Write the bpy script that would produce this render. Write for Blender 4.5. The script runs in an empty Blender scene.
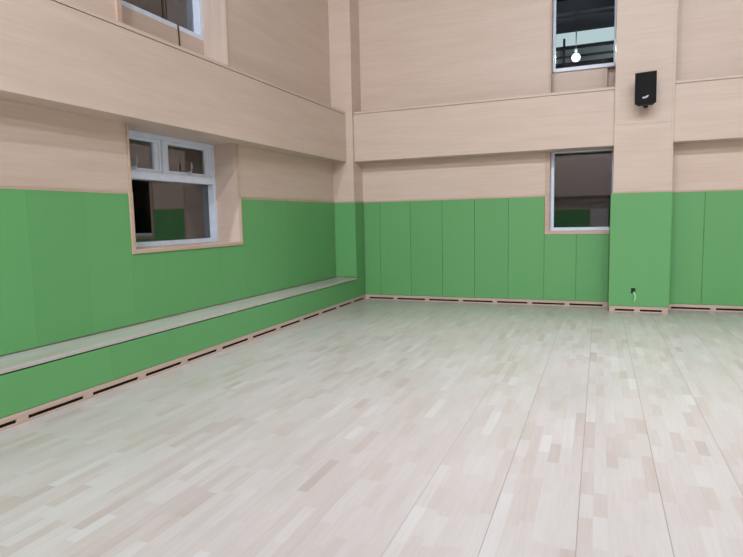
import bpy, bmesh, math, random
from mathutils import Vector, Matrix

random.seed(4)
SC = bpy.context.scene
COL = SC.collection

# ------------------------------------------------------------------ materials
def new_mat(name):
    m = bpy.data.materials.new(name)
    m.use_nodes = True
    nt = m.node_tree
    for n in list(nt.nodes):
        nt.nodes.remove(n)
    out = nt.nodes.new('ShaderNodeOutputMaterial')
    return m, nt, out

def srgb(r, g, b):
    f = lambda c: (c/255/12.92) if c/255 <= .04045 else ((c/255+.055)/1.055)**2.4
    return (f(r), f(g), f(b), 1.0)

class NT:
    def __init__(self, nt): self.nt = nt
    def node(self, t, **kw):
        n = self.nt.nodes.new(t)
        for k, v in kw.items(): setattr(n, k, v)
        return n
    def link(self, a, b): self.nt.links.new(a, b)
    def math(self, op, a, b=None, c=None):
        n = self.node('ShaderNodeMath', operation=op)
        for i, v in enumerate((a, b, c)):
            if v is None: continue
            if isinstance(v, (int, float)): n.inputs[i].default_value = v
            else: self.link(v, n.inputs[i])
        return n.outputs[0]
    def ramp(self, fac, stops, interp='LINEAR'):
        n = self.node('ShaderNodeValToRGB')
        n.color_ramp.interpolation = interp
        e = n.color_ramp.elements
        while len(e) < len(stops): e.new(.5)
        for el, (p, c) in zip(e, stops): el.position = p; el.color = c
        self.link(fac, n.inputs[0])
        return n.outputs[0]
    def mix(self, fac, a, b, blend='MIX'):
        n = self.node('ShaderNodeMix', data_type='RGBA', blend_type=blend)
        for i, v in ((0, fac), (6, a), (7, b)):
            if isinstance(v, (int, float)): n.inputs[i].default_value = v
            elif isinstance(v, tuple): n.inputs[i].default_value = v
            else: self.link(v, n.inputs[i])
        return n.outputs[2]
    def principled(self, color, rough=.5, spec=.5, **kw):
        n = self.node('ShaderNodeBsdfPrincipled')
        if isinstance(color, tuple): n.inputs['Base Color'].default_value = color
        else: self.link(color, n.inputs['Base Color'])
        if isinstance(rough, (int, float)): n.inputs['Roughness'].default_value = rough
        else: self.link(rough, n.inputs['Roughness'])
        n.inputs['Specular IOR Level'].default_value = spec
        for k, v in kw.items(): n.inputs[k].default_value = v
        return n

def plain(name, col, rough=.5, spec=.5, **kw):
    m, nt, out = new_mat(name); N = NT(nt)
    tc = N.node('ShaderNodeNewGeometry')
    no = N.node('ShaderNodeTexNoise'); no.inputs['Scale'].default_value = 9; no.inputs['Detail'].default_value = 3
    N.link(tc.outputs['Position'], no.inputs['Vector'])
    v = N.ramp(no.outputs[0], [(.3, (.94, .94, .94, 1)), (.7, (1.04, 1.04, 1.04, 1))])
    c = N.mix(1.0, col, v, 'MULTIPLY')
    p = N.principled(c, rough, spec, **kw)
    N.link(p.outputs[0], out.inputs[0])
    return m

def wood_panel(name, base, dark, grain_axis='h', rough=.42, contrast=1.0):
    """pale laminate with fine grain; 'h' grain runs level, 'v' upright"""
    m, nt, out = new_mat(name); N = NT(nt)
    g = N.node('ShaderNodeNewGeometry')
    s = N.node('ShaderNodeSeparateXYZ'); N.link(g.outputs['Position'], s.inputs[0])
    along = N.math('ADD', s.outputs[0], s.outputs[1])
    cmb = N.node('ShaderNodeCombineXYZ')
    if grain_axis == 'h':
        N.link(N.math('MULTIPLY', along, .9), cmb.inputs[0])
        N.link(N.math('MULTIPLY', s.outputs[2], 26.), cmb.inputs[1])
    else:
        N.link(N.math('MULTIPLY', along, 26.), cmb.inputs[0])
        N.link(N.math('MULTIPLY', s.outputs[2], .9), cmb.inputs[1])
    n1 = N.node('ShaderNodeTexNoise'); n1.inputs['Scale'].default_value = 1.6; n1.inputs['Detail'].default_value = 5
    n1.inputs['Roughness'].default_value = .62
    N.link(cmb.outputs[0], n1.inputs['Vector'])
    c2 = N.node('ShaderNodeCombineXYZ')
    if grain_axis == 'h':
        N.link(N.math('MULTIPLY', along, .45), c2.inputs[0]); N.link(N.math('MULTIPLY', s.outputs[2], 5.), c2.inputs[1])
    else:
        N.link(N.math('MULTIPLY', along, 5.), c2.inputs[0]); N.link(N.math('MULTIPLY', s.outputs[2], .45), c2.inputs[1])
    n2 = N.node('ShaderNodeTexNoise'); n2.inputs['Scale'].default_value = 1.3; n2.inputs['Detail'].default_value = 2
    N.link(c2.outputs[0], n2.inputs['Vector'])
    f = N.math('ADD', N.math('MULTIPLY', n1.outputs[0], .6), N.math('MULTIPLY', n2.outputs[0], .4))
    lo, hi = .5-.16/contrast, .5+.16/contrast
    c = N.ramp(f, [(lo, dark), (hi, base)])
    p = N.principled(c, rough, .35)
    N.link(p.outputs[0], out.inputs[0])
    return m

def floor_mat(name, along='y', strip=.0717, seam=.43, seam_off=.41, length=.36):
    """finger-jointed pale staves in boards with a thin seam between boards"""
    m, nt, out = new_mat(name); N = NT(nt)
    g = N.node('ShaderNodeNewGeometry')
    s = N.node('ShaderNodeSeparateXYZ'); N.link(g.outputs['Position'], s.inputs[0])
    a, l = (s.outputs[0], s.outputs[1]) if along == 'y' else (s.outputs[1], s.outputs[0])
    a = N.math('SUBTRACT', a, seam_off)
    si = N.math('FLOOR', N.math('DIVIDE', a, strip))
    wn = N.node('ShaderNodeTexWhiteNoise', noise_dimensions='1D'); N.link(si, wn.inputs['W'])
    r1 = wn.outputs['Value']
    wob = N.math('SINE', N.math('ADD', N.math('MULTIPLY', l, 2.3), N.math('MULTIPLY', r1, 40.)))
    lv = N.math('ADD', N.math('ADD', N.math('DIVIDE', l, length), N.math('MULTIPLY', r1, 17.)), N.math('MULTIPLY', wob, .42))
    li = N.math('FLOOR', lv)
    cm = N.node('ShaderNodeCombineXYZ'); N.link(si, cm.inputs[0]); N.link(li, cm.inputs[1])
    w2 = N.node('ShaderNodeTexWhiteNoise', noise_dimensions='2D'); N.link(cm.outputs[0], w2.inputs['Vector'])
    tone = N.ramp(w2.outputs['Value'], [
        (0.00, srgb(174, 162, 157)), (.06, srgb(179, 169, 164)), (.20, srgb(182, 174, 170)), (.40, srgb(184, 177, 174)),
        (.60, srgb(185, 179, 176)), (.80, srgb(186, 181, 179)), (.95, srgb(189, 185, 183)), (1.0, srgb(193, 191, 190))])
    # grain inside a stave
    gv = N.node('ShaderNodeCombineXYZ')
    N.link(N.math('MULTIPLY', a, 60.), gv.inputs[0]); N.link(N.math('MULTIPLY', l, 3.), gv.inputs[1]); N.link(N.math('MULTIPLY', w2.outputs['Value'], 50.), gv.inputs[2])
    gn = N.node('ShaderNodeTexNoise'); gn.inputs['Scale'].default_value = 1.0; gn.inputs['Detail'].default_value = 3
    N.link(gv.outputs[0], gn.inputs['Vector'])
    gr = N.ramp(gn.outputs[0], [(.3, (.95, .94, .93, 1)), (.7, (1.03, 1.03, 1.03, 1))])
    c = N.mix(1.0, tone, gr, 'MULTIPLY')
    # blotchy wear
    bn = N.node('ShaderNodeTexNoise'); bn.inputs['Scale'].default_value = .9; bn.inputs['Detail'].default_value = 3
    N.link(g.outputs['Position'], bn.inputs['Vector'])
    br = N.ramp(bn.outputs[0], [(.3, (.97, .965, .955, 1)), (.7, (1.02, 1.02, 1.02, 1))])
    c = N.mix(1.0, c, br, 'MULTIPLY')
    # seams between boards
    fr = N.math('ABSOLUTE', N.math('SUBTRACT', N.math('FRACT', N.math('DIVIDE', a, seam)), .5))
    sm = N.math('GREATER_THAN', fr, .5-.0026/seam)
    op = N.ramp(N.math('DIVIDE', a, 10.), [(.24, (.12, .12, .12, 1)), (.33, (.62, .62, .62, 1))])   # boards lie tighter towards the left wall
    c = N.mix(N.math('MULTIPLY', sm, op), c, srgb(118, 104, 96))
    p = N.principled(c, .34, .6)
    p.inputs['Coat Weight'].default_value = .7; p.inputs['Coat Roughness'].default_value = .38
    rr = N.ramp(bn.outputs[0], [(.3, (.32, .32, .32, 1)), (.7, (.42, .42, .42, 1))])
    N.link(rr, p.inputs['Roughness'])
    N.link(p.outputs[0], out.inputs[0])
    return m

def vinyl(name, col):
    m, nt, out = new_mat(name); N = NT(nt)
    g = N.node('ShaderNodeNewGeometry')
    n1 = N.node('ShaderNodeTexNoise'); n1.inputs['Scale'].default_value = 1.7; n1.inputs['Detail'].default_value = 2
    N.link(g.outputs['Position'], n1.inputs['Vector'])
    oi = N.node('ShaderNodeObjectInfo')
    f = N.math('ADD', N.math('MULTIPLY', n1.outputs[0], .5), N.math('MULTIPLY', oi.outputs['Random'], .5))
    v = N.ramp(f, [(.15, (.95, .96, .95, 1)), (.85, (1.04, 1.03, 1.04, 1))])
    c = N.mix(1.0, col, v, 'MULTIPLY')
    p = N.principled(c, .48, .35)
    n2 = N.node('ShaderNodeTexNoise'); n2.inputs['Scale'].default_value = 420; n2.inputs['Detail'].default_value = 2
    N.link(g.outputs['Position'], n2.inputs['Vector'])
    bu = N.node('ShaderNodeBump'); bu.inputs['Strength'].default_value = .05; bu.inputs['Distance'].default_value = .002
    N.link(n2.outputs[0], bu.inputs['Height']); N.link(bu.outputs[0], p.inputs['Normal'])
    N.link(p.outputs[0], out.inputs[0])
    return m

def glass_mat(name, ior=2.4):
    m, nt, out = new_mat(name); N = NT(nt)
    fr = N.node('ShaderNodeFresnel'); fr.inputs['IOR'].default_value = ior
    tr = N.node('ShaderNodeBsdfTransparent'); tr.inputs[0].default_value = (.8, .83, .86, 1)
    gl = N.node('ShaderNodeBsdfGlossy'); gl.inputs['Roughness'].default_value = .012; gl.inputs[0].default_value = (.97, .97, 1, 1)
    mx = N.node('ShaderNodeMixShader')
    N.link(fr.outputs[0], mx.inputs[0]); N.link(tr.outputs[0], mx.inputs[1]); N.link(gl.outputs[0], mx.inputs[2])
    N.link(mx.outputs[0], out.inputs[0])
    return m

def emit_mat(name, col, strength):
    m, nt, out = new_mat(name); N = NT(nt)
    e = N.node('ShaderNodeEmission'); e.inputs[0].default_value = col; e.inputs[1].default_value = strength
    N.link(e.outputs[0], out.inputs[0])
    return m

M = {}
M['wood']   = wood_panel('beech_laminate', srgb(209, 191, 178), srgb(198, 177, 161), 'h')
M['woodv']  = wood_panel('beech_laminate_upright', srgb(209, 192, 180), srgb(194, 174, 160), 'v')
M['casing'] = wood_panel('beech_trim', srgb(198, 175, 158), srgb(180, 154, 134), 'h')
M['plinth'] = wood_panel('plinth_wood', srgb(198, 178, 164), srgb(180, 157, 141), 'h')
M['floor']  = floor_mat('pale_stave_floor')
M['bench']  = floor_mat('pale_stave_bench', 'y', strip=.062, seam=9.0, seam_off=2.7, length=.5)
M['green']  = vinyl('green_vinyl', srgb(97, 160, 99))
M['dark']   = plain('dark_void', srgb(46, 32, 26), .9, .1)
M['white']  = plain('white_aluminium', srgb(214, 225, 242), .35, .5)
M['handle'] = plain('pale_grey_handle', srgb(188, 192, 198), .4, .5)
M['metal']  = plain('grey_metal', srgb(120, 122, 126), .4, .5, Metallic=.6)
M['black']  = plain('black_plastic', srgb(11, 11, 15), .45, .35)
M['grille'] = plain('black_grille', srgb(6, 6, 10), .7, .3)
M['badge']  = plain('silver_badge', srgb(205, 208, 215), .35, .5)
M['cable']  = plain('pale_green_cable', srgb(170, 226, 176), .5, .4)
M['brown']  = plain('brown_cable', srgb(78, 58, 48), .6, .3)
M['glass']  = glass_mat('window_glass', 2.3)
M['ceil']   = plain('dark_ceiling', srgb(70, 71, 75), .9, .1)
M['pale']   = plain('pale_roof_panel', srgb(226, 240, 236), .8, .2)
M['deck']   = plain('dark_deck', srgb(40, 41, 46), .9, .1)
M['glass_clear'] = glass_mat('clear_window_glass', 1.5); M['glass_plain'] = glass_mat('plain_window_glass', 1.52)
M['truss']  = plain('dark_steel', srgb(44, 50, 54), .6, .3)
M['door']   = plain('grey_door', srgb(205, 200, 192), .5, .3)
M['lampb']  = plain('lamp_housing', srgb(170, 175, 180), .4, .5)
M['lit']    = emit_mat('glowing_wall_band', (.80, .97, .94, 1), 1.9)  # emission stands in for lamplight on the far wall band
M['lens']   = emit_mat('lamp_lens', (1, .98, .94, 1), 9.0)

# ------------------------------------------------------------------ mesh tools
class MB:
    """collects shapes in world coordinates, then links them as one mesh"""
    def __init__(self): self.bm = bmesh.new()
    def box(self, x0, x1, y0, y1, z0, z1, bevel=0.0, seg=2, mi=0, rot=None, axes='xyz'):
        b = bmesh.new()
        bmesh.ops.create_cube(b, size=1.0)
        for v in b.verts:
            v.co = Vector(((x0+x1)/2 + v.co.x*(x1-x0), (y0+y1)/2 + v.co.y*(y1-y0), (z0+z1)/2 + v.co.z*(z1-z0)))
        if bevel > 0:
            bmesh.ops.bevel(b, geom=list(b.edges), offset=bevel, segments=seg, affect='EDGES', profile=.5)
        if rot is not None:
            bmesh.ops.transform(b, matrix=rot, verts=b.verts)
        for f in b.faces: f.material_index = mi
        self._merge(b); return self
    def poly(self, loop0, loop1, mi=0, bevel=0.0):
        """a solid between two matching loops"""
        b = bmesh.new()
        A = [b.verts.new(p) for p in loop0]; B = [b.verts.new(p) for p in loop1]
        n = len(A)
        b.faces.new(A[::-1]); b.faces.new(B)
        for i in range(n): b.faces.new((A[i], A[(i+1) % n], B[(i+1) % n], B[i]))
        bmesh.ops.recalc_face_normals(b, faces=b.faces)
        if bevel > 0:
            bmesh.ops.bevel(b, geom=list(b.edges), offset=bevel, segments=2, affect='EDGES', profile=.5)
        for f in b.faces: f.material_index = mi
        self._merge(b); return self
    def tube(self, pts, r, n=10, mi=0):
        b = bmesh.new(); rings = []
        P = [Vector(p) for p in pts]
        for i, p in enumerate(P):
            t = (P[min(i+1, len(P)-1)] - P[max(i-1, 0)]).normalized()
            up = Vector((0, 0, 1)) if abs(t.z) < .9 else Vector((1, 0, 0))
            u = t.cross(up).normalized(); w = t.cross(u)
            rr = r[i] if isinstance(r, (list, tuple)) else r
            rings.append([b.verts.new(p + u*rr*math.cos(2*math.pi*k/n) + w*rr*math.sin(2*math.pi*k/n)) for k in range(n)])
        for a, c in zip(rings, rings[1:]):
            for k in range(n): b.faces.new((a[k], a[(k+1) % n], c[(k+1) % n], c[k]))
        b.faces.new(rings[0][::-1]); b.faces.new(rings[-1])
        bmesh.ops.recalc_face_normals(b, faces=b.faces)
        for f in b.faces: f.material_index = mi; f.smooth = True
        self._merge(b); return self
    def _merge(self, b):
        me = bpy.data.meshes.new('tmp'); b.to_mesh(me); b.free()
        self.bm.from_mesh(me); bpy.data.meshes.remove(me)
    def build(self, name, mat, parent=None, origin=None):
        me = bpy.data.meshes.new(name)
        xs = [v.co for v in self.bm.verts]
        lo = Vector((min(v.x for v in xs), min(v.y for v in xs), min(v.z for v in xs)))
        hi = Vector((max(v.x for v in xs), max(v.y for v in xs), max(v.z for v in xs)))
        o = Vector(origin) if origin else Vector(((lo.x+hi.x)/2, (lo.y+hi.y)/2, lo.z))
        for v in self.bm.verts: v.co -= o
        self.bm.to_mesh(me); self.bm.free()
        for m in (mat if isinstance(mat, (list, tuple)) else [mat]): me.materials.append(m)
        ob = bpy.data.objects.new(name, me); COL.objects.link(ob)
        ob.location = o
        if parent is not None: attach(ob, parent)
        return ob

WORLD = {}
def attach(ob, parent):
    """parents are never rotated, so offsets are plain differences"""
    WORLD[ob] = Vector(ob.location)
    pw = WORLD.get(parent, Vector(parent.location))
    ob.parent = parent
    ob.location = WORLD[ob] - pw

def empty(name, loc):
    o = bpy.data.objects.new(name, None); COL.objects.link(o)
    o.empty_display_size = .1
    o.location = loc
    return o

def tag(o, label, cat, group=None):
    o['label'] = label; o['category'] = cat
    if group: o['group'] = group
    return o

def struct(o):
    o['kind'] = 'structure'; return o

# ------------------------------------------------------------------ measures (metres)
BX   = -.4366          # face of the upper left pads
WX   = BX - .025       # timber face of the left wall
WY   = .025            # timber face of the back wall (pads reach y = 0)
PY   = -.4458          # front of the pads on the corner pillar
ZB   = .1012           # underside of the pads
ZG   = 1.9303          # top of the pads
ZS   = .4824           # top of the bench board
XB, YB = -.1611, -.3593   # faces of the left and back beams
ZBB, ZBT = 2.703, 3.576   # bottom and top of the beams
CAP  = 3.628
Q    = .4267           # how far the pilaster pads stand out
PX0, PX1 = 4.512, 5.408
RX, RY, H = 18.0, -25.5, 9.5    # room

# ------------------------------------------------------------------ room shell
struct(MB().box(-1.2, RX+.3, RY-.3, .9, -.15, 0).build('floor', M['floor']))

def wall_pieces(mb, lo, hi, z0, z1, holes, put):
    """a wall from solid pieces around its openings; holes = (a0, a1, z0, z1), all at the same a-range or disjoint"""
    cuts = sorted({lo, hi, *[h[0] for h in holes], *[h[1] for h in holes]})
    for a0, a1 in zip(cuts, cuts[1:]):
        mid = (a0+a1)/2
        hs = sorted([h for h in holes if h[0] < mid < h[1]], key=lambda h: h[2])
        z = z0
        for h in hs:
            put(mb, a0, a1, z, h[2]); z = h[3]
        put(mb, a0, a1, z, z1)

# left wall
LW = (-5.612, -3.585, 1.322, ZBB+.012)     # lower left window
LU = (-5.60, -3.672, 3.60, 5.60)           # upper left window
mb = MB()
wall_pieces(mb, RY, WY, 0, H, [LW, LU], lambda m, a0, a1, z0, z1: m.box(WX-.62, WX, a0, a1, z0, z1))
# recessed panel below the upper window
mb.box(WX-.62, -.855, LU[0], LU[1], 3.60, 4.14)
struct(mb.build('wall_left', M['wood']))
# back wall
BW = (3.53, 4.565, 1.325, ZBB+.008)
BU = (3.553, 4.565, 3.60, 5.70)
mb = MB()
wall_pieces(mb, WX, RX, 0, H, [BW, (3.53, 4.565, 3.60, 5.70)], lambda m, a0, a1, z0, z1: m.box(a0, a1, WY, WY+.62, z0, z1))
mb.box(3.53, 4.43, WY+.33, WY+.62, 3.60, 4.105).box(4.43, 4.565, WY+.47, WY+.62, 3.60, 4.105)
struct(mb.build('wall_back', M['wood']))
# walls out of the picture: green below, timber above
mb = MB().box(RX, RX+.3, RY, .6, 0, ZG, mi=1).box(RX, RX+.3, RY, .6, ZG, H)
struct(mb.build('wall_right', [M['wood'], M['green']]))
mb = MB()
mb.box(WX, 3.85, RY-.3, RY, 0, ZG, mi=1).box(4.75, RX, RY-.3, RY, 0, ZG, mi=1)
mb.box(WX, 3.85, RY-.3, RY, ZG, H).box(4.75, RX, RY-.3, RY, ZG, H).box(3.85, 4.75, RY-.3, RY, 2.3, H)
struct(mb.build('wall_front', [M['wood'], M['green']]))
d = struct(MB().box(3.85, 4.75, RY-.12, RY-.06, 0, 2.3, .004).build('door_1', M['door']))
MB().box(3.79, 3.85, RY-.1, RY+.02, 0, 2.36, .004).box(4.75, 4.81, RY-.1, RY+.02, 0, 2.36, .004).box(3.85, 4.75, RY-.1, RY+.02, 2.3, 2.36, .004).build('door_frame', M['casing'], d)
MB().tube([(4.66, RY-.06, 1.05), (4.66, RY-.02, 1.05), (4.55, RY-.02, 1.05)], .011).build('door_handle', M['metal'], d)

# ceiling: grey deck with shallow cross beams
struct(MB().box(WX-.6, RX+.3, RY-.3, .9, H, H+.2).build('ceiling', M['ceil']))
mb = MB()
for y in (-2.5, -7.5, -12.5, -17.5): mb.box(WX, RX, y-.15, y+.15, H-.3, H)
struct(mb.build('trim_1', M['ceil']))

# the dim space behind the upper back window: pale band on its far wall, its top made to glow, dark pipes
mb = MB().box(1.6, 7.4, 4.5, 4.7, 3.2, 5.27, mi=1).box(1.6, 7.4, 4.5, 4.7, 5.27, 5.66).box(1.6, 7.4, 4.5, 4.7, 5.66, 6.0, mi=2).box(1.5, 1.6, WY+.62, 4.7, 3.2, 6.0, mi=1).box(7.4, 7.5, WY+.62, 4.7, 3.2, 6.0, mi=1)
mb.box(1.5, 7.5, WY+.62, 4.7, 3.0, 3.2, mi=1).box(1.5, 7.5, WY+.62, 4.7, 5.965, 6.1, mi=1)
mb.box(1.6, 7.4, 2.1, 2.2, 5.90, 5.965, mi=1).box(1.6, 7.4, 3.2, 3.3, 5.90, 5.965, mi=1)
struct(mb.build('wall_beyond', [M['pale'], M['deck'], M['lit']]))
mb = MB().tube([(1.6, 4.1, 5.50), (7.4, 4.1, 5.50)], .032).tube([(1.6, 4.2, 5.33), (7.4, 4.2, 5.33)], .025)
for x in (2.3, 3.5, 4.66, 5.8): mb.tube([(x, 4.1, 3.3), (x, 4.1, 5.72)], .028)
struct(mb.build('trim_2', M['truss']))

# beams with their cap strips
mb = MB().box(WX, XB, RY, PY+.025, ZBB, ZBT, .003).box(WX, XB-.02, RY, PY+.025, ZBT, ZBT+.011).box(WX, XB, RY, PY+.025, ZBT+.011, CAP, .003)
struct(mb.build('trim_3', M['wood']))
mb = MB()
for x0, x1 in ((-.02, 4.545), (5.392, RX)):
    mb.box(x0, x1, YB, WY, ZBB, ZBT, .003).box(x0, x1, YB+.02, WY, ZBT, ZBT+.011).box(x0, x1, YB, WY, ZBT+.011, CAP, .003)
struct(mb.build('trim_4', M['wood']))
struct(MB().box(WX, RX, RY, RY+.35, ZBB, CAP, .003).build('trim_5', M['wood']))
# corner pillar and pilaster
mb = MB().box(WX, -.022, PY+.025, WY, 0, H, .002)
struct(mb.build('wall_corner_pillar', M['wood']))
mb = MB().box(4.545, 5.392, -.400, WY, 0, 3.012, .002).box(4.545, 5.392, -.400, WY, 3.02, H, .002)
mb.box(5.36, 5.396, -.406, -.37, ZG+.02, H, .003)
mb.box(4.55, 5.385, -.394, WY, 3.0, 3.03)
struct(mb.build('wall_pilaster', M['wood']))
# slim cap strip over the pads
mb = MB()
mb.box(WX, BX-.004, PY, -3.545, ZG, ZG+.026, .003)
mb.box(WX, BX-.004, -9.4, -5.665, ZG, ZG+.026, .003)
mb.box(WX, -.002, PY+.002, PY+.027, ZG, ZG+.026, .003)
mb.box(-.024, -.002, PY+.027, -.002, ZG, ZG+.026, .003)
mb.box(-.002, 3.449, .003, WY, ZG, ZG+.026, .003)
mb.box(4.525, 5.398, -Q+.004, -.40, ZG, ZG+.024, .003)
mb.box(5.40, RX, .003, WY, ZG, ZG+.026, .003)
struct(mb.build('trim_6', M['casing']))

# ------------------------------------------------------------------ plinths with vent slots
def plinth(name, axis, a0, a1, face, inward, blocks, bw=.085):
    """rail on top, lath on the floor, blocks between, dark behind"""
    def put(m, s0, s1, d0, d1, z0, z1, bev=.002):
        lo, hi = sorted((face+inward*d0, face+inward*d1))
        if axis == 'y': m.box(lo, hi, s0, s1, z0, z1, bev)
        else: m.box(s0, s1, lo, hi, z0, z1, bev)
    mb = MB(); put(mb, a0, a1, 0, .025, .050, ZB-.004); put(mb, a0, a1, 0, .025, 0, .018)
    o = struct(mb.build(name, M['plinth']))
    k = MB(); put(k, a0, a1, .021, .0245, .018, .050, 0); k.build('vent_slot', M['dark'], o)
    for b in blocks:
        s0, s1 = max(a0, b-bw/2), min(a1, b+bw/2)
        if s1-s0 < .02: continue
        k = MB(); put(k, s0, s1, -.001, .02, .017, .051, .001); k.build('spacer_block', M['plinth'], o)
    return o
plinth('baseboard_left', 'y', -9.4, 0, 0, -1, [-.04, -.65, -1.31, -2.0, -2.66, -3.375, -4.1, -4.78, -5.43, -6.08, -6.75, -7.40, -8.05, -8.7], .1)
plinth('baseboard_back', 'x', 0, PX0, 0, 1, [.04, .63, 1.28, 1.94, 2.58, 3.205, 3.845, 4.47], .08)
plinth('baseboard_pilaster', 'x', PX0+.012, PX1-.012, -Q, 1, [4.57, 4.945, 5.35], .085)
plinth('baseboard_right', 'x', PX1, 9.0, 0, 1, [5.44, 6.09, 6.73, 7.37, 8.0, 8.64], .08)

# ------------------------------------------------------------------ green wall pads
def pad(x0, x1, y0, y1, z0, z1, label, group, axis):
    g = .0008 if axis == 'y' else .002
    bv = .0025 if axis == 'y' else .005
    if axis == 'y': y0, y1 = y0+g, y1-g
    else: x0, x1 = x0+g, x1-g
    o = MB().box(x0, x1, y0, y1, z0, z1, bv, 3).build('wall_pad', M['green'])
    for p in o.data.polygons: p.use_smooth = False
    return tag(o, label, 'wall pad', group)

GB = 'tall green pads along the back wall'
xs = [0.004, .333, .963, 1.592, 2.206, 2.82, 3.447]
lab = ['narrow green pad on the back wall, tucked against the corner pillar',
       'tall green pad on the back wall, second from the corner pillar',
       'tall green pad on the back wall, third from the corner pillar',
       'tall green pad on the back wall, fourth from the corner pillar',
       'tall green pad on the back wall, second left of the small lower window',
       'tall green pad on the back wall, directly left of the small lower window casing']
for i in range(6): pad(xs[i], xs[i+1], 0, WY, ZB, ZG, lab[i], GB, 'x')
GW = 'short green pads under the back wall window'
pad(3.447, 3.985, 0, WY, ZB, 1.266, 'short green pad under the left half of the back wall window', GW, 'x')
pad(3.985, 4.510, 0, WY, ZB, 1.266, 'short green pad under the right half of the back wall window, beside the pilaster', GW, 'x')
GP = 'green pads wrapping the pilaster'
pad(PX0, PX1, -Q, -.402, ZB, ZG, 'wide green pad on the front of the pilaster, with a black socket low down', GP, 'x')
pad(4.515, 4.543, -.402, -.001, ZB, ZG, 'thin green pad on the left flank of the pilaster, facing the small window', GP, 'y')
pad(5.394, 5.405, -.402, -.001, ZB, ZG, 'thin green pad on the right flank of the pilaster', GP, 'y')
GR = 'green pads right of the pilaster'
xr = [5.410, 5.915, 6.535, 7.155, 7.775, 8.395, 9.0]
lr = ['green pad on the back wall immediately right of the pilaster', 'green pad at the right edge of the picture, second right of the pilaster']
for i in range(2): pad(xr[i], xr[i+1], 0, WY, ZB, ZG, lr[i], GR, 'x')
ln = ['third', 'fourth', 'fifth', 'sixth']
for i in range(2, 6): pad(xr[i], xr[i+1], 0, WY, ZB, ZG, 'green pad on the back wall, %s right of the pilaster' % ln[i-2], GR, 'x')

GL = 'green pads above the bench on the left wall'
ys = [PY-.003, -1.066, -1.686, -2.306, -2.926, -3.548]
ll = ['green pad above the bench, touching the corner pillar', 'green pad above the bench, second from the corner pillar',
      'green pad above the bench, halfway between corner pillar and left window', 'green pad above the bench, second right of the left lower window',
      'green pad above the bench, directly right of the left lower window']
for i in range(5): pad(WX, BX, ys[i+1], ys[i], ZS+.012, ZG, ll[i], GL, 'y')
yw = [-3.548, -4.05, -4.62, -5.14, -5.667]
lw = ['short green pad under the left window, nearest its right corner', 'short green pad under the left window, second from its right corner',
      'short green pad under the left window, second from its left corner', 'short green pad under the left window, nearest its left corner']
for i in range(4): pad(WX, BX, yw[i+1], yw[i], ZS+.012, 1.268, lw[i], 'short green pads under the left window', 'y')
yl = [-5.667, -6.26, -6.873, -7.49, -8.11, -8.73, -9.35]
lf = ['tall green pad directly left of the left lower window', 'tall green pad second left of the left lower window',
      'tall green pad at the left edge of the picture, above the bench', 'tall green pad fourth left of the left lower window',
      'tall green pad fifth left of the left lower window', 'tall green pad sixth left of the left lower window']
for i in range(6): pad(WX, BX, yl[i+1], yl[i], ZS+.012, ZG, lf[i], GL, 'y')
GC = 'green pads on the corner pillar'
pad(BX+.002, -.001, PY, PY+.023, ZS+.012, ZG, 'green pad on the front of the corner pillar, standing at the end of the bench', GC, 'x')
pad(-.022, 0, PY+.024, -.001, ZS+.012, ZG, 'narrow upright green pad on the room side of the corner pillar', GC, 'y')
pad(-.022, 0, PY+.0005, -.001, ZB, ZS-.002, 'small low green pad at the foot of the corner pillar, continuing the bench front', GC, 'y')
GF = 'low green pads on the bench front'
yf = [PY-.001, -1.65, -2.85, -4.05, -5.25, -6.457, -7.66, -8.86]
lo = ['low green pad on the bench front, at the corner pillar end', 'low green pad on the bench front, second from the corner pillar',
      'low green pad on the bench front, third from the corner pillar', 'low green pad on the bench front, fourth from the corner, below the left window',
      'low green pad on the bench front, fifth from the corner, just left of the window', 'low green pad on the bench front, at the left edge of the picture',
      'low green pad on the bench front, seventh from the corner pillar']
for i in range(7): pad(-.025, 0, yf[i+1], yf[i], ZB, ZS-.046, lo[i], GF, 'y')

# ------------------------------------------------------------------ bench
bench = tag(empty('bench', (-.23, -4.9, 0)), 'long low bench with pale wooden top along the left wall under the window', 'bench')
MB().box(WX+.001, .004, -9.35, PY-.001, ZS-.034, ZS, .004, 2).build('seat_board', M['bench'], bench)
MB().box(WX+.001, -.027, -9.35, PY-.001, 0, ZS-.036).build('base', M['dark'], bench)

# ------------------------------------------------------------------ windows
def frame_ring(m, axis, f0, f1, a0, a1, z0, z1, w, bev=.004):
    def b(s0, s1, t0, t1):
        if axis == 'y': m.box(f0, f1, s0, s1, t0, t1, bev)
        else: m.box(s0, s1, f0, f1, t0, t1, bev)
    b(a0, a0+w, z0, z1); b(a1-w, a1, z0, z1); b(a0+w, a1-w, z0, z0+w); b(a0+w, a1-w, z1-w, z1)

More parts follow.
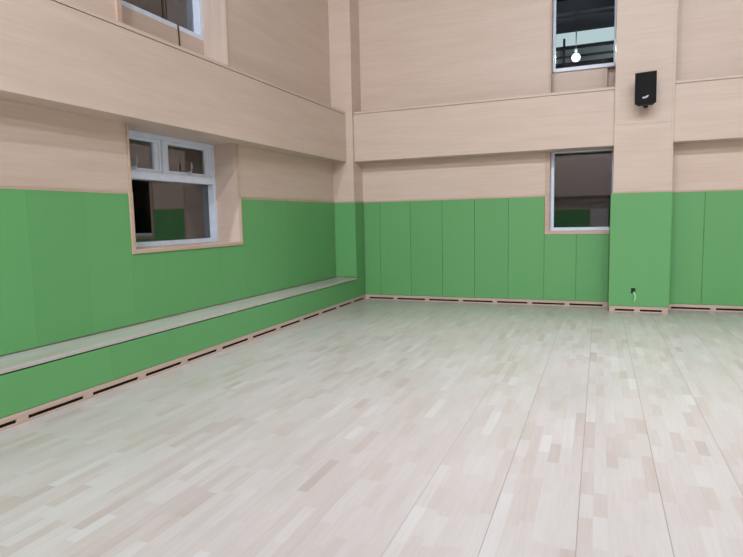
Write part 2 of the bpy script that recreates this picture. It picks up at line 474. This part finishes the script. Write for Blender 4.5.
# lower left window: two small sashes over a fixed light
y0, y1, z0, z1 = LW
mb = MB(); frame_ring(mb, 'y', -.965, -.832, y0+.001, y1-.001, z0+.001, z1-.001, .058)
win = struct(mb.build('window_1', M['white']))
MB().box(-.965, -.826, y0+.062, y1-.062, 2.145, 2.245, .004).build('transom', M['white'], win)
MB().box(-.965, -.828, -4.655, -4.565, 2.245, z1-.062, .004).build('mullion', M['white'], win)
for s0, s1, hy in ((y0+.060, -4.657, -5.14), (-4.563, y1-.060, -4.15)):
    k = MB(); frame_ring(k, 'y', -.93, -.85, s0, s1, 2.247, z1-.060, .036)
    k.box(-.93, -.862, s1-.105, s1-.036, 2.283, z1-.096, .003)            # wide closing stile with a step
    k.box(-.93, -.872, s1-.115, s1-.105, 2.283, z1-.096, .002)
    k.box(-.944, -.93, s0+.01, s1-.01, 2.257, 2.275); sash = k.build('sash', M['white'], win)
    MB().box(-.902, -.896, s0+.034, s1-.103, 2.281, z1-.094).build('pane', M['glass'], sash)
    k = MB().box(-.852, -.830, hy-.028, hy+.028, 2.252, 2.292, .004)
    k.tube([(-.834, hy, 2.275), (-.806, hy, 2.285), (-.796, hy+.006, 2.34), (-.802, hy+.012, 2.42)], [.014, .014, .013, .009])
    k.build('handle', M['handle'], sash)
MB().box(-.936, -.930, y0+.06, y1-.06, z0+.06, 2.147).build('pane', M['glass'], win)
k = MB()
k.box(WX, BX+.010, -5.664, -5.609, 1.271, ZG+.03, .005).box(WX, BX+.004, -5.628, -5.609, ZG+.03, ZBB-.002, .004)
k.box(WX, BX+.010, -3.588, -3.5515, 1.271, ZG+.03, .005).box(WX, BX+.002, -3.588, -3.560, ZG+.03, ZBB-.002, .004)
k.box(WX, BX+.012, -5.609, -3.588, 1.271, 1.318, .006)
k.build('casing', M['casing'], win)

# upper left window
y0, y1, z0, z1 = LU
z0 = 4.14
mb = MB(); frame_ring(mb, 'y', -1.00, -.855, y0+.001, y1-.001, z0+.001, z1-.001, .06)
win = struct(mb.build('window_2', M['white']))
MB().box(-.972, -.966, y0+.058, y1-.058, z0+.058, z1-.058).build('pane', M['glass'], win)
MB().box(-.966, -.955, -4.35, -4.325, z0+.06, z1-.06, .003).build('meeting_rail', M['brown'], win)
k = MB().tube([(-.848, -4.205, 4.21), (-.846, -4.203, 4.14), (-.846, -4.195, 4.0), (-.846, -4.188, 3.62)], .011, 8)
k.build('cable', M['brown'], win)
k = MB().box(WX, BX+.006, -5.664, -5.598, CAP, z1+.06, .005).box(WX, BX-.012, -3.690, -3.668, CAP, z1+.06, .004).box(WX, BX+.006, -5.598, -3.690, z1, z1+.06, .004)
k.build('casing', M['casing'], win)
MB().box(-.96, -.468, y1-.007, y1-.0005, 3.605, z1, .001).build('reveal_lining', M['woodv'], win)

# lower back window
x0, x1, z0, z1 = BW
mb = MB().box(x0+.002, x0+.058, .20, .33, z0, z1, .004).box(x1-.030, x1-.001, .20, .33, z0, z1, .004)
mb.box(x0+.058, x1-.030, .20, .33, z0, z0+.058, .004).box(x0+.058, x1-.030, .22, .33, z1-.022, z1, .004)
win = struct(mb.build('window_3', M['white']))
MB().box(x0+.055, x1-.028, .262, .268, z0+.055, z1-.02).build('pane', M['glass_plain'], win)
k = MB().box(3.450, 3.522, -.008, WY, 1.268, ZG+.03, .005).box(3.456, 3.530, .006, WY, ZG+.03, ZBB-.002, .004).box(3.522, 4.51, -.008, WY, 1.268, 1.327, .005)
k.build('casing', M['casing'], win)

# upper back window
x0, x1, z0, z1 = BU
z0 = 4.105
mb = MB().box(x0-.018, x0+.026, .31, .42, z0, z1, .004).box(x1-.040, x1-.001, .31, .42, z0, z1, .004)
mb.box(x0+.026, x1-.040, .31, .42, z0, z0+.062, .004).box(x0+.026, x1-.040, .31, .42, z1-.05, z1, .004)
win = struct(mb.build('window_4', M['white']))
MB().box(x0+.024, x1-.038, .362, .368, z0+.06, z1-.045).build('pane', M['glass_clear'], win)
MB().box(3.510, 3.535, .004, WY, CAP, z1+.05, .004).build('casing', M['casing'], win)

# ------------------------------------------------------------------ loudspeaker on the pilaster
def speaker(cx, wall_y, z0, z1, yaw, tilt, label, sgn=1, group=None):
    root = tag(empty('wall_speaker', (cx, wall_y, (z0+z1)/2)), label, 'speaker', group)
    h = z1-z0; w = .30; dp = .25
    T = Matrix.Translation((cx, wall_y-sgn*.12, (z0+z1)/2)) @ Matrix.Rotation(yaw + (0 if sgn > 0 else math.pi), 4, 'Z') @ Matrix.Rotation(tilt, 4, 'X')
    def loop(y, wx, zt, zb, ch):
        return [T @ Vector(p) for p in ((-wx/2, y, zt), (wx/2, y, zt), (wx/2, y, zb+ch), (wx/2-ch*1.6, y, zb), (-wx/2+ch*1.6, y, zb), (-wx/2, y, zb+ch))]
    MB().poly(loop(-dp, w, h/2, -h/2, .035), loop(-.02, w*.72, h/2-.02, -h/2+.03, .03), bevel=.008).build('cabinet', M['black'], root)
    MB().poly(loop(-dp-.012, w*.92, h/2-.02, -h/2+.03, .03), loop(-dp+.004, w*.95, h/2-.012, -h/2+.022, .03), bevel=.005).build('grille', M['grille'], root)
    bz = -h/2+.115; by = -dp-.0135
    k = MB()
    def bar(x0, x1, za, zb, sl):
        k.poly([T @ Vector(p) for p in ((x0, by, za), (x1, by, za+sl), (x1+.008, by, zb+sl), (x0+.008, by, zb))],
               [T @ Vector(p) for p in ((x0, by+.003, za), (x1, by+.003, za+sl), (x1+.008, by+.003, zb+sl), (x0+.008, by+.003, zb))])
    bar(-.045, .0, bz, bz+.016, .006); bar(.004, .038, bz+.004, bz+.028, .010); bar(-.035, .02, bz-.006, bz+.001, .004)
    k.build('badge', M['badge'], root)
    k = MB().box(cx-.05, cx+.05, *sorted((wall_y, wall_y-sgn*.012)), (z0+z1)/2-.10, (z0+z1)/2+.10, .002)
    k.tube([(cx, wall_y-sgn*.01, (z0+z1)/2), (cx, wall_y-sgn*.15, (z0+z1)/2)], .02)
    k.build('bracket', M['black'], root)
    k = MB().tube([T @ Vector((.0, -dp+.05, -h/2+.02)), T @ Vector((0, -dp+.05, -h/2-.03))], [.04, .03], 14)
    k.build('tilt_knob', M['black'], root)
    return root
speaker(5.0, -.400, 3.24, 3.735, math.radians(-9), math.radians(4), 'black loudspeaker with small silver badge mounted high on the timber pilaster')

# ------------------------------------------------------------------ socket with a hanging cable
root = tag(empty('cable_socket', (4.880, -Q, .35)), 'small black cable socket low on the green pilaster pad with pale cable hanging', 'socket')
k = MB().box(4.848, 4.912, -Q-.010, -Q-.0002, .312, .400, .004).box(4.857, 4.903, -Q-.018, -Q-.010, .324, .390, .003)
k.build('socket_box', M['black'], root)
MB().tube([(4.884, -Q-.015, .335), (4.896, -Q-.026, .318), (4.910, -Q-.028, .285), (4.914, -Q-.024, .245), (4.908, -Q-.018, .205), (4.894, -Q-.014, .168)], .0125, 10).build('cable', M['cable'], root)

# ------------------------------------------------------------------ pendant lamps behind the camera, added ones above the court
def lamp(x, y, label, group, power, narrow=False):
    zt = H; zl = 8.9
    root = tag(empty('pendant_lamp', (x, y, zl)), label, 'lamp', group)
    MB().tube([(x, y, zl+.02), (x, y, zl+.03), (x, y, zl+.10), (x, y, zl+.17), (x, y, zl+.24)], [.25, .25, .17, .11, .10], 24).build('housing', M['lampb'], root)
    MB().tube([(x, y, zl+.24), (x, y, zt)], .012, 8).build('suspension_rod', M['truss'], root)
    MB().tube([(x, y, zl+.005), (x, y, zl+.019)], [.235, .24], 24).build('lens', M['lens'], root)
    if narrow:      # added floor light without a known source: a soft cone straight down
        ld = bpy.data.lights.new('lamp_light', 'SPOT'); ld.spot_size = math.radians(63); ld.spot_blend = 1.0; ld.shadow_soft_size = .2
        ld.energy = power; ld.color = (.95, .985, 1.03)
        lo_ = bpy.data.objects.new('lamp_light', ld); COL.objects.link(lo_); lo_.location = (x, y, zl-.05); attach(lo_, root)
        return root
    ld = bpy.data.lights.new('lamp_light', 'POINT'); ld.shadow_soft_size = .14; ld.energy = power*.63
    ld.color = (.93, .98, 1.06)
    lo_ = bpy.data.objects.new('lamp_light', ld); COL.objects.link(lo_)
    lo_.location = (x, y, zl-.15); attach(lo_, root)
    ad = bpy.data.lights.new('lamp_beam', 'AREA'); ad.shape = 'DISK'; ad.size = .36; ad.energy = power*.31; ad.color = ld.color
    ao = bpy.data.objects.new('lamp_beam', ad); COL.objects.link(ao)
    ao.location = (x, y, zl-.004); attach(ao, root)
    return root
POW = 1500
for x in (2.0, 5.0, 8.1, 11.4):
    for y in (-13.3, -22.0):
        lamp(x, y, 'round lit ceiling lamp hanging high behind the camera, outside the picture', 'lamps behind the camera', POW*{2.0: 1.3, 5.0: 1.1, 8.1: .92, 11.4: .8}[x])

for x in (2.9, 6.9, 10.9):  # unseen extra lamps, added to brighten the far floor
    lamp(x, -4.2, 'added lamp high above the court, outside the picture, to brighten the floor', 'added lamps above the court', 3400, True)

# bulb in the dim space behind the upper back window
root = tag(empty('pendant_bulb', (3.81, 3.0, 4.98)), 'bright white bulb hanging in the dim space behind the upper back window', 'lamp')
MB().tube([(3.81, 3, 4.905), (3.81, 3, 4.915), (3.81, 3, 4.95), (3.81, 3, 4.99), (3.81, 3, 5.03), (3.81, 3, 5.065), (3.81, 3, 5.075)], [.02, .05, .082, .092, .082, .05, .02], 22).build('bulb', M['lens'], root)
MB().tube([(3.81, 3, 5.075), (3.81, 3, 5.13), (3.81, 3, 5.15), (3.81, 3, 5.22)], [.03, .04, .05, .02], 16).build('socket', M['truss'], root)
MB().tube([(3.81, 3, 5.22), (3.81, 3, 5.965)], .012, 8).build('cord', M['truss'], root)
ld = bpy.data.lights.new('bulb_light', 'POINT'); ld.energy = 130; ld.shadow_soft_size = .09; ld.color = (.93, 1.0, .99)
lo_ = bpy.data.objects.new('bulb_light', ld); COL.objects.link(lo_); lo_.location = (3.81, 2.86, 5.0); attach(lo_, root)

# ------------------------------------------------------------------ night outside
w = bpy.data.worlds.new('night'); SC.world = w; w.use_nodes = True
bg = w.node_tree.nodes['Background']; bg.inputs[0].default_value = (.01, .012, .018, 1); bg.inputs[1].default_value = .3

# ------------------------------------------------------------------ camera
cd = bpy.data.cameras.new('camera'); cam = bpy.data.objects.new('camera', cd); COL.objects.link(cam)
R = Vector((0.92867972, 0.37027285, -0.02126027)); U = Vector((-0.01862529, 0.10381162, 0.99442257)); F = Vector((-0.37041474, 0.92310409, -0.10330419))
m = Matrix.Identity(4)
for i in range(3): m[i][0] = R[i]; m[i][1] = U[i]; m[i][2] = -F[i]
m[0][3], m[1][3], m[2][3] = 4.35775658, -10.52985719, 1.6
cam.matrix_world = m
cd.sensor_fit = 'HORIZONTAL'; cd.sensor_width = 36.0; cd.lens = 569.7419/743*36.0
cd.clip_start = .05; cd.clip_end = 100
SC.camera = cam

SC.view_settings.view_transform = 'Standard'; SC.view_settings.look = 'None'
SC.view_settings.gamma = 1.0; SC.view_settings.use_curve_mapping = False
SC.view_settings.exposure = -1.0
